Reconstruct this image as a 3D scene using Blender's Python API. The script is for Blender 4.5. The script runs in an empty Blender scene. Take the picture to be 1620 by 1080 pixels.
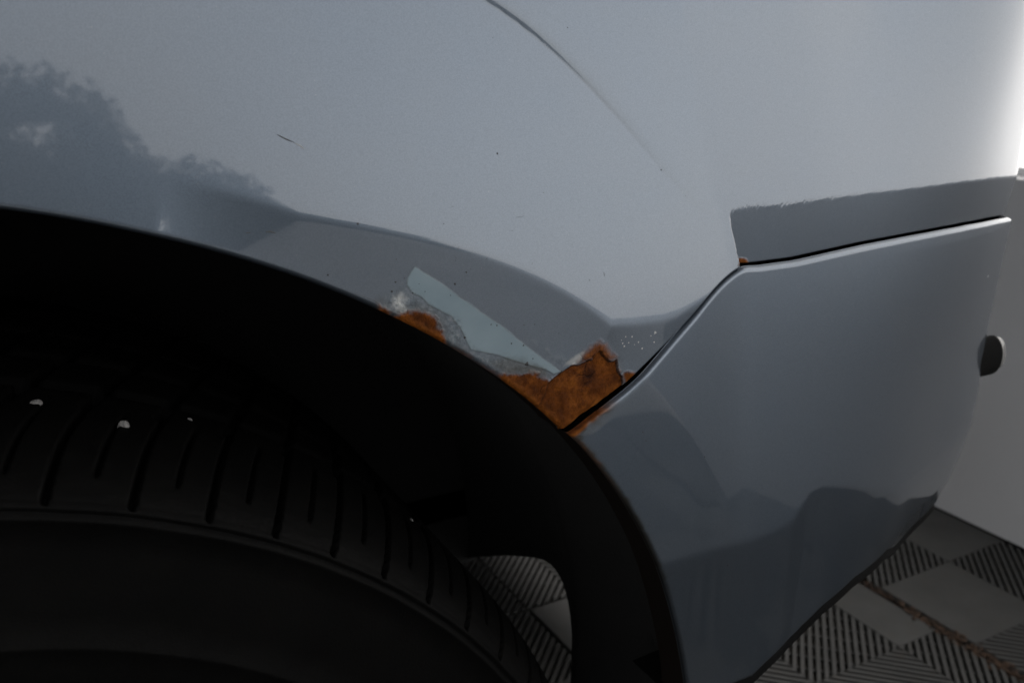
import bpy, math, random
import numpy as np
R=math.radians
random.seed(4); rng=np.random.default_rng(7)
SC=bpy.context.scene; COL=SC.collection
# ---------------------------------------------------------------- camera
CAM_H=.725; PITCH=math.atan(440/1436.); YAW=R(28.6)
cam=bpy.data.cameras.new('camera'); co=bpy.data.objects.new('camera',cam); COL.objects.link(co)
co.location=(0,0,CAM_H); co.rotation_euler=(math.pi/2-PITCH,0,-YAW)
cam.lens=36*1436/1620; cam.sensor_width=36; cam.clip_start=.01; cam.clip_end=500
cam.dof.use_dof=True; cam.dof.focus_distance=.37; cam.dof.aperture_fstop=15
SC.camera=co
# ---------------------------------------------------------------- sky, sun, exposure
SUN_EL=35; SUN_AZ=4      # azimuth measured from +X towards +Y
w=bpy.data.worlds.new('World'); SC.world=w; w.use_nodes=True
nt=w.node_tree; bg=nt.nodes['Background']
sky=nt.nodes.new('ShaderNodeTexSky'); sky.sky_type='NISHITA'; sky.sun_disc=False
sky.sun_elevation=R(SUN_EL); sky.sun_rotation=R(90-SUN_AZ); sky.air_density=1.3; sky.dust_density=2.0; sky.ozone_density=1
hs=nt.nodes.new('ShaderNodeHueSaturation'); hs.inputs['Saturation'].default_value=.15
nt.links.new(sky.outputs[0],hs.inputs['Color']); cl=nt.nodes.new('ShaderNodeMix'); cl.data_type='RGBA'; cl.inputs[0].default_value=.55   # hazy cloud: palest towards the horizon all round
tc=nt.nodes.new('ShaderNodeTexCoord'); sx=nt.nodes.new('ShaderNodeSeparateXYZ'); nt.links.new(tc.outputs['Generated'],sx.inputs[0])
rp=nt.nodes.new('ShaderNodeValToRGB'); el=rp.color_ramp.elements; el[0].position=0; el[0].color=(1,.965,.925,1); el[1].position=.12; el[1].color=(.80,.775,.75,1)
e2=el.new(.34); e2.color=(.58,.575,.575,1); e3=el.new(.8); e3.color=(.48,.485,.50,1)
nt.links.new(sx.outputs[2],rp.inputs[0]); vs=nt.nodes.new('ShaderNodeVectorMath'); vs.operation='SCALE'; vs.inputs['Scale'].default_value=12.5; nt.links.new(rp.outputs[0],vs.inputs[0]); nt.links.new(vs.outputs[0],cl.inputs[7])
nt.links.new(hs.outputs[0],cl.inputs[6]); nt.links.new(cl.outputs[2],bg.inputs[0]); bg.inputs[1].default_value=.15
sl=bpy.data.lights.new('sun','SUN'); sl.energy=.9; sl.angle=R(10); sl.color=(1,.95,.88)
so=bpy.data.objects.new('sun',sl); COL.objects.link(so)
d=(-math.cos(R(SUN_EL))*math.cos(R(SUN_AZ)),-math.cos(R(SUN_EL))*math.sin(R(SUN_AZ)),-math.sin(R(SUN_EL)))
from mathutils import Vector
so.rotation_euler=Vector(d).to_track_quat('-Z','Y').to_euler(); so.location=(3,3,4)
SC.view_settings.view_transform='Standard'; SC.view_settings.look='None'; SC.view_settings.exposure=.9; SC.view_settings.gamma=1
D=.30
S0=.33; RC=.551; PH1=math.radians(21); R2=.06; PH2=math.radians(84)
def plan(s):
    s=np.asarray(s,float)
    a1=PH1*RC; a2=(PH2-PH1)*R2
    ph=np.clip((s-S0)/RC,0,PH1)
    X=np.where(s<S0,s,S0+RC*np.sin(ph)); Y=np.where(s<S0,D,D+RC*(1-np.cos(ph)))
    t=np.clip(s-S0-a1,0,a2)/R2
    p2=PH1+t
    X=X+np.where(t>0,R2*(np.sin(p2)-math.sin(PH1)),0); Y=Y+np.where(t>0,R2*(math.cos(PH1)-np.cos(p2)),0)
    phi=np.where(t>0,p2,ph)
    e=np.maximum(s-S0-a1-a2,0)
    X=X+e*math.cos(PH2); Y=Y+e*math.sin(PH2)
    return X,Y,phi            # inward normal = (-sin phi, cos phi)
DATA={"arch":[[-0.0047,0.68256],[0.0035,0.68083],[0.012,0.67866],[0.0224,0.67589],[0.0351,0.67186],[0.0484,0.66727],[0.0583,0.66327],[0.0685,0.65871],[0.0792,0.654],[0.0901,0.64868],[0.1015,0.6432],[0.1132,0.63701],[0.123,0.6314],[0.1381,0.62062],[0.1485,0.61297],[0.1593,0.60483],[0.1732,0.59303],[0.1905,0.57574]],"ridge":[[0.1647,0.7477],[0.1868,0.73323],[0.206,0.71894],[0.2263,0.69993],[0.243,0.68118],[0.2609,0.66406]],"lip":[[0.0851,0.67451],[0.1052,0.66966],[0.1265,0.66265],[0.1493,0.65542],[0.1653,0.65026],[0.179,0.64313],[0.1932,0.63339],[0.2049,0.62467],[0.214,0.61902]],"seam":[[-0.5,0.5794],[0.1914,0.57559],[0.2012,0.58084],[0.2122,0.5865],[0.2201,0.59071],[0.2282,0.59613],[0.2379,0.60337],[0.2446,0.60848],[0.2515,0.61357],[0.2585,0.61865],[0.2646,0.6239],[0.2706,0.62858],[0.2771,0.63267],[0.2837,0.63568],[0.2879,0.63696],[0.2974,0.63604],[0.3064,0.63618],[0.3197,0.63606],[0.3417,0.63745],[0.3691,0.63886],[0.4071,0.63973],[0.44,0.64],[0.452,0.63975],[0.464,0.63975],[0.476,0.63925],[0.488,0.63875],[0.5,0.63825],[0.512,0.6375],[0.524,0.6365],[0.536,0.63575],[0.5960000000000001,0.62575],[1.036,0.62175]],"W1":[[0.2856,0.6369],[0.2843,0.64129],[0.2828,0.64848],[0.2813,0.65367],[0.2804,0.65848],[0.2818,0.6617],[0.2844,0.66236],[0.292,0.66294],[0.3132,0.66231],[0.3379,0.66325],[0.3747,0.66377],[0.41,0.66375],[0.422,0.66375],[0.434,0.66375],[0.446,0.66375],[0.458,0.6635],[0.47,0.663],[0.482,0.66275],[0.494,0.66225],[0.506,0.6615],[0.518,0.66075],[0.53,0.66],[0.542,0.65925],[0.6,0.66465],[0.6,0.6],[0.2876,0.6]],"W2":[[0.214,0.61902],[0.227,0.61783],[0.2406,0.61744],[0.2493,0.6188],[0.2566,0.62124],[0.27,0.58],[0.19,0.56],[0.19,0.6]],"rust1":[[0.1133,0.63944],[0.1185,0.63392],[0.1231,0.63438],[0.1281,0.63502],[0.1332,0.63318],[0.1362,0.62929],[0.1382,0.62395],[0.1407,0.61898],[0.1459,0.61464],[0.1379,0.61364],[0.1129,0.62967]],"rust2":[[0.1593,0.60483],[0.1648,0.6046],[0.1733,0.60399],[0.1804,0.60165],[0.1852,0.59837],[0.1885,0.60054],[0.1914,0.60188],[0.1947,0.60366],[0.1985,0.60348],[0.2015,0.60447],[0.2037,0.60514],[0.2048,0.60444],[0.2048,0.60668],[0.2057,0.60657],[0.2068,0.60785],[0.2078,0.60858],[0.2093,0.60811],[0.2094,0.60667],[0.2106,0.60535],[0.2125,0.60365],[0.2139,0.60258],[0.2156,0.60292],[0.2165,0.60321],[0.2171,0.60155],[0.2173,0.5998],[0.2176,0.59813],[0.2185,0.59676],[0.2193,0.59548],[0.22,0.59392],[0.2204,0.59212],[0.2123,0.58358],[0.1914,0.57271],[0.1731,0.58971]],"crack":[[0.1841,0.59755],[0.1852,0.59837],[0.1885,0.60054],[0.1914,0.60188],[0.1947,0.60366],[0.1985,0.60348],[0.2015,0.60447],[0.2037,0.60514],[0.2048,0.60444],[0.2048,0.60668],[0.2057,0.60657],[0.2068,0.60785],[0.2078,0.60858],[0.2093,0.60811],[0.2094,0.60667],[0.2106,0.60535],[0.2125,0.60365],[0.2139,0.60258],[0.2156,0.60292],[0.2165,0.60321],[0.2171,0.60155],[0.2173,0.5998],[0.2176,0.59813],[0.2185,0.59676],[0.2193,0.59548],[0.22,0.59392],[0.2204,0.59212],[0.2186,0.58687],[0.1914,0.56982],[0.1788,0.58607],[0.1824,0.59253]],"halo":[[0.198,0.60425],[0.2012,0.60909],[0.2047,0.61174],[0.2082,0.61245],[0.2107,0.61103],[0.2141,0.60684],[0.2167,0.60447],[0.2118,0.60232],[0.2079,0.60546],[0.2025,0.60391]],"rustgap":[[0.2203,0.59678],[0.2222,0.59735],[0.2255,0.59626],[0.2282,0.59496],[0.2218,0.59074]],"rustdot":[[0.2854,0.63949],[0.2909,0.63908],[0.2933,0.63794],[0.2943,0.63605],[0.2871,0.63618],[0.2841,0.63734]],"edgebrown":[[0.1381,0.62139],[0.1486,0.61428],[0.1621,0.60445],[0.1648,0.60027],[0.1593,0.60268],[0.1354,0.61916]],"primer":[[0.1277,0.65226],[0.1306,0.65013],[0.1356,0.64661],[0.1397,0.64348],[0.1443,0.63937],[0.1504,0.63478],[0.1566,0.62971],[0.1637,0.62446],[0.1731,0.6159],[0.181,0.60909],[0.19,0.602],[0.1865,0.6011],[0.1827,0.60381],[0.1756,0.6064],[0.1669,0.6101],[0.1619,0.61252],[0.1542,0.61511],[0.1499,0.61646],[0.1476,0.62146],[0.1456,0.62585],[0.142,0.63099],[0.1374,0.63396],[0.1327,0.63675],[0.13,0.64011],[0.1266,0.64201],[0.1244,0.64529],[0.1248,0.64818],[0.1261,0.65023]],"glare":[[0.1188,0.64078],[0.1218,0.64215],[0.124,0.63946],[0.1231,0.63586],[0.1206,0.63516],[0.1187,0.63736]],"glare2":[[0.1906,0.60386],[0.1926,0.60579],[0.197,0.60769],[0.2009,0.60913],[0.1989,0.60496],[0.195,0.60409]],"scuff":[[0.1132,0.63653],[0.1172,0.64266],[0.1234,0.64516],[0.1283,0.6412],[0.1358,0.63439],[0.1425,0.63108],[0.1456,0.6256],[0.1481,0.61958],[0.154,0.61515],[0.1663,0.61033],[0.1818,0.60447],[0.1836,0.60149],[0.1648,0.60514],[0.1512,0.61129],[0.1394,0.61993],[0.1357,0.63188],[0.1256,0.63507],[0.1193,0.63384]],"smudge":[[0.1566,0.60975],[0.1649,0.61105],[0.1733,0.60887],[0.1813,0.60455],[0.1841,0.60086],[0.179,0.60212],[0.1648,0.60406]],"scuff3":[[0.1748,0.6181],[0.1804,0.61606],[0.1876,0.60973],[0.195,0.60658],[0.1906,0.60386],[0.1847,0.60792],[0.179,0.613]],"crackle":[[0.1383,0.63157],[0.143,0.63178],[0.1456,0.62944],[0.1461,0.62605],[0.144,0.62528],[0.1396,0.62838]],"specks":[[0.1438,0.6438,0.00051],[0.1486,0.64792,0.00041],[0.12,0.64697,0.00041],[0.1184,0.6435,0.00046],[0.1292,0.64529,0.00028],[0.1315,0.64209,0.00032],[0.1266,0.64213,0.00037],[0.1587,0.62583,0.00037],[0.1612,0.62512,0.00041],[0.1475,0.62181,0.00055],[0.1418,0.6395,0.00032],[0.1743,0.60727,0.00092],[0.177,0.6092,0.00037],[0.1675,0.61686,0.00041],[0.1728,0.6154,0.00046],[0.0947,0.65216,0.00041],[0.1067,0.66978,0.00046],[0.1654,0.69167,0.00041],[0.2434,0.68142,0.00041],[0.1206,0.65556,0.00023],[0.1572,0.6525,0.00023],[0.1963,0.65406,0.00023],[0.2006,0.73836,0.00028],[0.1674,0.73417,0.00023],[0.1235,0.64806,0.00023],[0.1502,0.64916,0.00021],[0.1847,0.67568,0.00023],[0.2037,0.63921,0.00028],[0.1888,0.61857,0.00023],[0.1779,0.62359,0.00028],[0.1731,0.62388,0.00028],[0.1692,0.66214,0.00023],[0.341,0.74188,0.00023],[0.1403,0.66711,0.00023],[0.2559,0.6698,0.00023]],"chips":[[0.2362,0.61288,0.00078],[0.234,0.61175,0.00037],[0.2359,0.6086,0.00046],[0.2296,0.60663,0.00055],[0.2275,0.60982,0.00046],[0.224,0.61273,0.00051],[0.2207,0.61318,0.00041],[0.2224,0.61024,0.00041],[0.2193,0.61039,0.00046],[0.2202,0.60898,0.00051],[0.2186,0.61192,0.00028],[0.2255,0.60894,0.00028]],"str_a":[[0.0813,0.70168],[0.0841,0.70011],[0.087,0.69874]],"str_b":[[0.087,0.69874],[0.0889,0.69761],[0.0903,0.69649]],"str_c":[[0.0738,0.66944],[0.0755,0.66941],[0.0774,0.66871]],"str_d":[[0.067,0.66957],[0.0689,0.66963]],"str_e":[[0.1435,0.65495],[0.1445,0.65388],[0.144,0.65246]],"str_f":[[0.1457,0.65791],[0.1451,0.657]],"str_g":[[0.1713,0.66708],[0.1736,0.66703],[0.1753,0.66751]],"str_h":[[0.2109,0.64183],[0.2113,0.63969]],"str_i":[[0.144,0.67338],[0.1451,0.67307]],"str_j":[[0.1772,0.64908],[0.1771,0.6481]],"str_k":[[0.1039,0.64436],[0.111,0.64117],[0.1138,0.6389]],"str_l":[[0.1733,0.61076],[0.1818,0.60502],[0.1891,0.60184]],"str_m":[[0.1585,0.62846],[0.165,0.6222]],"archb":[[0.1888,0.57765],[0.2023,0.56278],[0.2176,0.54197],[0.2302,0.52015],[0.2398,0.49982],[0.2507,0.47345],[0.2597,0.44823],[0.2657,0.42284]],"lipb":[[0.2296,0.59412],[0.2397,0.58443],[0.2511,0.57029],[0.2631,0.55238],[0.2736,0.53249],[0.2822,0.51405],[0.288,0.4992],[0.2969,0.4675],[0.3023,0.44282]],"bot":[[0.3092,0.40843],[0.3176,0.41341],[0.3386,0.42316],[0.3589,0.43433],[0.386,0.44252],[0.4276,0.44336],[0.44,0.438],[0.452,0.434],[0.464,0.432],[0.476,0.432],[0.488,0.432],[0.5,0.432],[0.512,0.432],[0.524,0.432],[0.536,0.432],[0.548,0.432],[0.56,0.432],[0.572,0.432],[0.584,0.432],[0.596,0.432],[0.608,0.432]],"low":[[0.2849,0.49922],[0.297,0.49817],[0.3075,0.49887],[0.3181,0.50029],[0.325,0.5027],[0.33,0.50803],[0.3355,0.51432],[0.3441,0.51607],[0.3639,0.51142],[0.387,0.50429],[0.4526,0.47751],[0.4991,0.45574]],"specksb":[[0.2291,0.56908,0.00037],[0.2651,0.54973,0.00037],[0.2833,0.48841,0.00051],[0.2557,0.57024,0.00023],[0.231,0.56447,0.00028],[0.3377,0.54485,0.00023],[0.2087,0.58407,0.00023]],"chipsb":[[0.5082,0.603,0.00069]],"glareb":[[0.1891,0.57645],[0.1925,0.5781],[0.1965,0.57964],[0.1934,0.57619],[0.1904,0.57448]]}
def sst(t):
    t=np.clip(t,0,1); return t*t*t*(t*(6*t-15)+10)
# ---- surface model shared (needs numpy as np, math, plan, DATA) ----
CX,CZ=-.0521,.3590
def prof(key):
    P=np.array(DATA[key],float); th=np.arctan2(P[:,1]-CZ,P[:,0]-CX); r=np.hypot(P[:,0]-CX,P[:,1]-CZ)
    return np.polyfit(th,r,4 if len(P)>9 else 3),th.min(),th.max()
PROF={}
def rad(key,th):
    if key not in PROF: PROF[key]=prof(key)
    c,a,b=PROF[key]; return np.polyval(c,np.clip(th,a,b))
_SM={}
def seam_z(s):
    k=len(DATA['seam']),DATA['seam'][1][0],DATA['seam'][3][1]
    if k not in _SM:
        P=np.array(DATA['seam'],float); x=np.linspace(-.5,1.45,7801); z=np.interp(x,P[:,0],P[:,1])
        # straight on to the left of the corner so that smoothing keeps the end
        m=x<P[1,0]; z[m]=P[1,1]+(x[m]-P[1,0])*.55
        g=np.exp(-.5*(np.arange(-40,41)/12.)**2); g/=g.sum(); z=np.convolve(np.pad(z,40,'edge'),g,'valid'); _SM.clear(); _SM[k]=(x,z)
    x,z=_SM[k]; return np.interp(s,x,z)
def softplus(d,w):
    x=np.clip(d/w,-30,30); return np.where(d/w>30,d,w*np.log1p(np.exp(x)))
def sdf(p,poly):
    """signed distance, negative inside"""
    x,y=p; P=np.array(poly,float); Q=np.roll(P,-1,0); best=np.full(x.shape,1e9); ins=np.zeros(x.shape,bool)
    for (ax,ay),(bx,by) in zip(P,Q):
        ex,ey=bx-ax,by-ay; wx,wy=x-ax,y-ay
        t=np.clip((wx*ex+wy*ey)/(ex*ex+ey*ey+1e-18),0,1)
        d=(wx-ex*t)**2+(wy-ey*t)**2; best=np.minimum(best,d)
        c=((ay>y)!=(by>y))&(x<(bx-ax)*(y-ay)/((by-ay) if by!=ay else 1e-18)+ax); ins^=c
    d=np.sqrt(best); return np.where(ins,-d,d)
KLIP=.17; KW=.17
def off_q(s,z,full=True):
    s=np.asarray(s,float); z=np.asarray(z,float)
    th=np.arctan2(z-CZ,s-CX); r=np.hypot(s-CX,z-CZ)
    o=.165*(z-.60)*(1-.9*sst((s-.34)/.17))
    dl=(rad('lip',th)-r)*np.clip((th+.2)/.3,0,1)
    if full and 'W1' in DATA:
        w2=np.array(DATA['W2'],float)[:5]; zw=np.interp(s,w2[:,0],w2[:,1]); 
        zw=np.where(s>w2[-1,0],seam_z(s)+(w2[-1,1]-seam_z(w2[-1,0]))-(s-w2[-1,0])*.45,zw)
        jit=.00022*np.sin(s*2100)+.0002*np.sin(s*5300+1+z*900)+.00016*np.sin(s*9100+z*2100)+.0002*np.sin(s*1270+2)
        d2=(zw+.4*jit*np.clip((.252-s)/.01,0,1)*np.exp(-np.abs(zw-z)/.0012)-z)*.97
        d2=np.where(s<.17,d2-.5*(.17-s),d2)
        m_=np.maximum(dl,d2); dl=m_+.008*np.log1p(np.exp(-np.abs(dl-d2)/.008))*np.clip(m_/.016,0,1)
    o=o+KLIP*softplus(dl,.0008)*(1-np.clip((th-1.13)/.16,0,1)**1.5)
    if full and 'W1' in DATA:
        w=np.array(DATA['W1'],float)
        lx=np.interp(z,w[:5,1],w[:5,0]); ss_=np.clip((s-lx+.0003)/.0011,0,1); ss_=ss_*ss_*(3-2*ss_)
        T=w[5:-3]; T=T[np.argsort(T[:,0])]; zt=np.interp(s,T[:,0],T[:,1])
        o=o+KW*softplus(zt+1.7*jit*(1-.5*np.clip((s-.3)/.1,0,1))*np.exp(-np.maximum(zt-z,0)/.0012)-z,.0004)*ss_
    o=o-.07*softplus(z-.69,.008)*sst((s-.40)/.12)
    # ridge of the arch flare
    u=r-rad('ridge',th); fade=np.clip((th-.74)/.28,0,1)**1.2
    A=fade*(np.where(u>0,-.00085*(1-np.exp(-np.maximum(u,0)/.0026))-.00012*(1-np.exp(-np.maximum(u,0)/.010)),0))
    return o+A
def off_b(s,z):
    s=np.asarray(s,float); z=np.asarray(z,float)
    zs=seam_z(s); th=np.arctan2(z-CZ,s-CX); r=np.hypot(s-CX,z-CZ)
    f=sst((s-.34)/.17)
    o=(.165*(zs-.60)-.075*(zs-z))*(1-f)
    rear=np.interp(z,[.38,.41,.436,.458,.480,.496,.514,.532,.552,.570,.590,.612,.632],[.043,.029,.0185,.0118,.0070,.0043,.0035,.0035,.0037,.0033,.0022,.0010,0])
    o=o+f*rear
    dl=(rad('lipb',th)-r)
    o=o+.10*softplus(dl,.0006)
    if 'low' in DATA:
        L=np.array(DATA['low'],float); L=L[np.argsort(L[:,0])]; zl=np.interp(s,L[:,0],L[:,1])
        o=o+.11*softplus(zl-z,.0012)*(1-f)
    return o
PEBS=[((-.0045,.3567,.6056),.0022,1,'pale pebble wedged in the tread, leftmost in the photo'),
((.0231,.3430,.5963),.0021,2,'largest pale pebble in the tread, second from the left'),
((.0495,.3656,.5853),.0014,3,'small pale pebble in the tread, right of the largest pebble'),
((.1434,.3634,.5172),.0009,4,'tiny pebble sliver low on the tyre shoulder, rightmost in the tread')]
REF_C=(.5465,.3475,.5420)
# ---------------------------------------------------------------- helpers
def tag(o,label=None,cat=None,group=None,kind=None):
    if label:o['label']=label
    if cat:o['category']=cat
    if group:o['group']=group
    if kind:o['kind']=kind
    return o
def empty(name,loc=(0,0,0),parent=None):
    o=bpy.data.objects.new(name,None); COL.objects.link(o); o.location=loc; o.empty_display_size=.05
    if parent:o.parent=parent
    return o
def mesh(name,verts,faces,mat,parent=None,smooth=True,normals=None,attrs=None):
    me=bpy.data.meshes.new(name)
    verts=np.asarray(verts,np.float32); 
    if isinstance(faces,np.ndarray):
        nv,nf,k=len(verts),len(faces),faces.shape[1]
        me.vertices.add(nv); me.vertices.foreach_set('co',verts.ravel())
        me.loops.add(nf*k); me.loops.foreach_set('vertex_index',faces.astype(np.int32).ravel())
        me.polygons.add(nf); me.polygons.foreach_set('loop_start',np.arange(0,nf*k,k,dtype=np.int32))
        me.update(calc_edges=True)
    else:
        me.from_pydata([tuple(map(float,v)) for v in verts],[],faces); me.update()
    me.polygons.foreach_set('use_smooth',[smooth]*len(me.polygons))
    if normals is not None and isinstance(faces,np.ndarray):
        v0,v1,v3=verts[faces[:,0]],verts[faces[:,1]],verts[faces[:,3]]; fn=np.cross(v1-v0,v3-v0)
        if (fn*np.asarray(normals)[faces[:,0]]).sum()<0: me.flip_normals()
    if attrs:
        for n,a in attrs.items():
            at=me.attributes.new(n,'FLOAT_COLOR','POINT'); at.data.foreach_set('color',np.asarray(a,np.float32).ravel())
    if normals is not None: me.normals_split_custom_set_from_vertices(normals)
    me.materials.append(mat)
    o=bpy.data.objects.new(name,me); COL.objects.link(o)
    if parent:o.parent=parent
    return o
def boxv(x0,x1,y0,y1,z0,z1):
    v=[(x,y,z) for x in(x0,x1) for y in(y0,y1) for z in(z0,z1)]
    f=[(0,1,3,2),(4,6,7,5),(0,4,5,1),(2,3,7,6),(0,2,6,4),(1,5,7,3)]
    return v,f
def boxes(name,L,mat,parent=None):
    V=[];Fc=[]
    for b in L:
        v,f=boxv(*b); n=len(V); V+=v; Fc+=[tuple(i+n for i in q) for q in f]
    return mesh(name,V,Fc,mat,parent,smooth=False)
def grid_faces(nr,nc,wrap=False):
    i=np.arange(nr-1)[:,None]; j=np.arange(nc if wrap else nc-1)[None,:]; j2=(j+1)%nc
    return np.stack([i*nc+j,i*nc+j2,(i+1)*nc+j2,(i+1)*nc+j],-1).reshape(-1,4)
def lat(seed):
    return np.random.default_rng(seed).random((256,256))
_L=[lat(i) for i in range(6)]
def vnoise(x,y,k=0):
    xi=np.floor(x).astype(int); yi=np.floor(y).astype(int); fx=x-xi; fy=y-yi; fx=fx*fx*(3-2*fx); fy=fy*fy*(3-2*fy)
    T=_L[k%6]; a=T[xi&255,yi&255]; b=T[(xi+1)&255,yi&255]; c=T[xi&255,(yi+1)&255]; d=T[(xi+1)&255,(yi+1)&255]
    return (a*(1-fx)+b*fx)*(1-fy)+(c*(1-fx)+d*fx)*fy
def fbm(x,y,f,o=4,k=0):
    s=0;a=.5;t=0
    for i in range(o): s=s+a*vnoise(x*f+i*17.3,y*f+i*9.1,k+i); t+=a; a*=.5; f*=2.1
    return s/t
def ss(a,b,x):
    t=np.clip((x-a)/(b-a),0,1); return t*t*(3-2*t)
# ---------------------------------------------------------------- materials
class M:
    def __init__(s,name):
        s.m=bpy.data.materials.new(name); s.m.use_nodes=True; s.t=s.m.node_tree; s.b=s.t.nodes['Principled BSDF']
    def n(s,ty,**k):
        x=s.t.nodes.new('ShaderNode'+ty)
        for a,v in k.items():
            if a in x.inputs: x.inputs[a].default_value=v
            else: setattr(x,a,v)
        return x
    def l(s,a,b): s.t.links.new(a,b)
    def noise(s,scale,detail=4,rough=.55,co=None):
        x=s.n('TexNoise'); x.inputs['Scale'].default_value=scale; x.inputs['Detail'].default_value=detail; x.inputs['Roughness'].default_value=rough
        if co is None: co=s.n('TexCoord').outputs['Object']
        s.l(co,x.inputs['Vector']); return x.outputs['Fac']
    def ramp(s,f,pts):
        r=s.n('ValToRGB'); e=r.color_ramp.elements
        while len(e)<len(pts): e.new(.5)
        for q,(p,c) in zip(e,pts): q.position=p; q.color=(*c,1) if len(c)==3 else c
        s.l(f,r.inputs[0]); return r.outputs[0]
    def mix(s,f,a,b,mode='MIX'):
        x=s.n('Mix'); x.data_type='RGBA'; x.blend_type=mode
        for v,i in((f,0),(a,6),(b,7)):
            if hasattr(v,'links') or hasattr(v,'is_linked'): s.l(v,x.inputs[i])
            elif i==0: x.inputs[0].default_value=v
            else: x.inputs[i].default_value=(*v,1)
        return x.outputs[2]
    def math(s,op,a,b=0.,c=None):
        x=s.n('Math'); x.operation=op
        for i,v in enumerate((a,b)):
            if hasattr(v,'is_linked'): s.l(v,x.inputs[i])
            else: x.inputs[i].default_value=v
        return x.outputs[0]
    def set(s,**k):
        for a,v in k.items():
            a=a.replace('_',' ')
            i=s.b.inputs[a]
            if hasattr(v,'is_linked'): s.l(v,i)
            else: i.default_value=(*v,1) if isinstance(v,tuple) and len(v)==3 else v
        return s
    def bump(s,h,dist,strength=1.,prev=None):
        x=s.n('Bump'); x.inputs['Strength'].default_value=strength; x.inputs['Distance'].default_value=dist
        s.l(h,x.inputs['Height'])
        if prev is not None: s.l(prev,x.inputs['Normal'])
        return x.outputs[0]
def simple(name,c,rough=.6,metal=0.,bs=None,bd=.0003,var=.15,scale=40):
    m=M(name); f=m.noise(scale,5)
    lo=tuple(x*(1-var) for x in c); hi=tuple(min(1,x*(1+var)) for x in c)
    m.set(Base_Color=m.ramp(f,[(.3,lo),(.7,hi)]),Roughness=rough,Metallic=metal)
    if bs: m.set(Normal=m.bump(m.noise(bs,4),bd))
    return m.m
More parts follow.
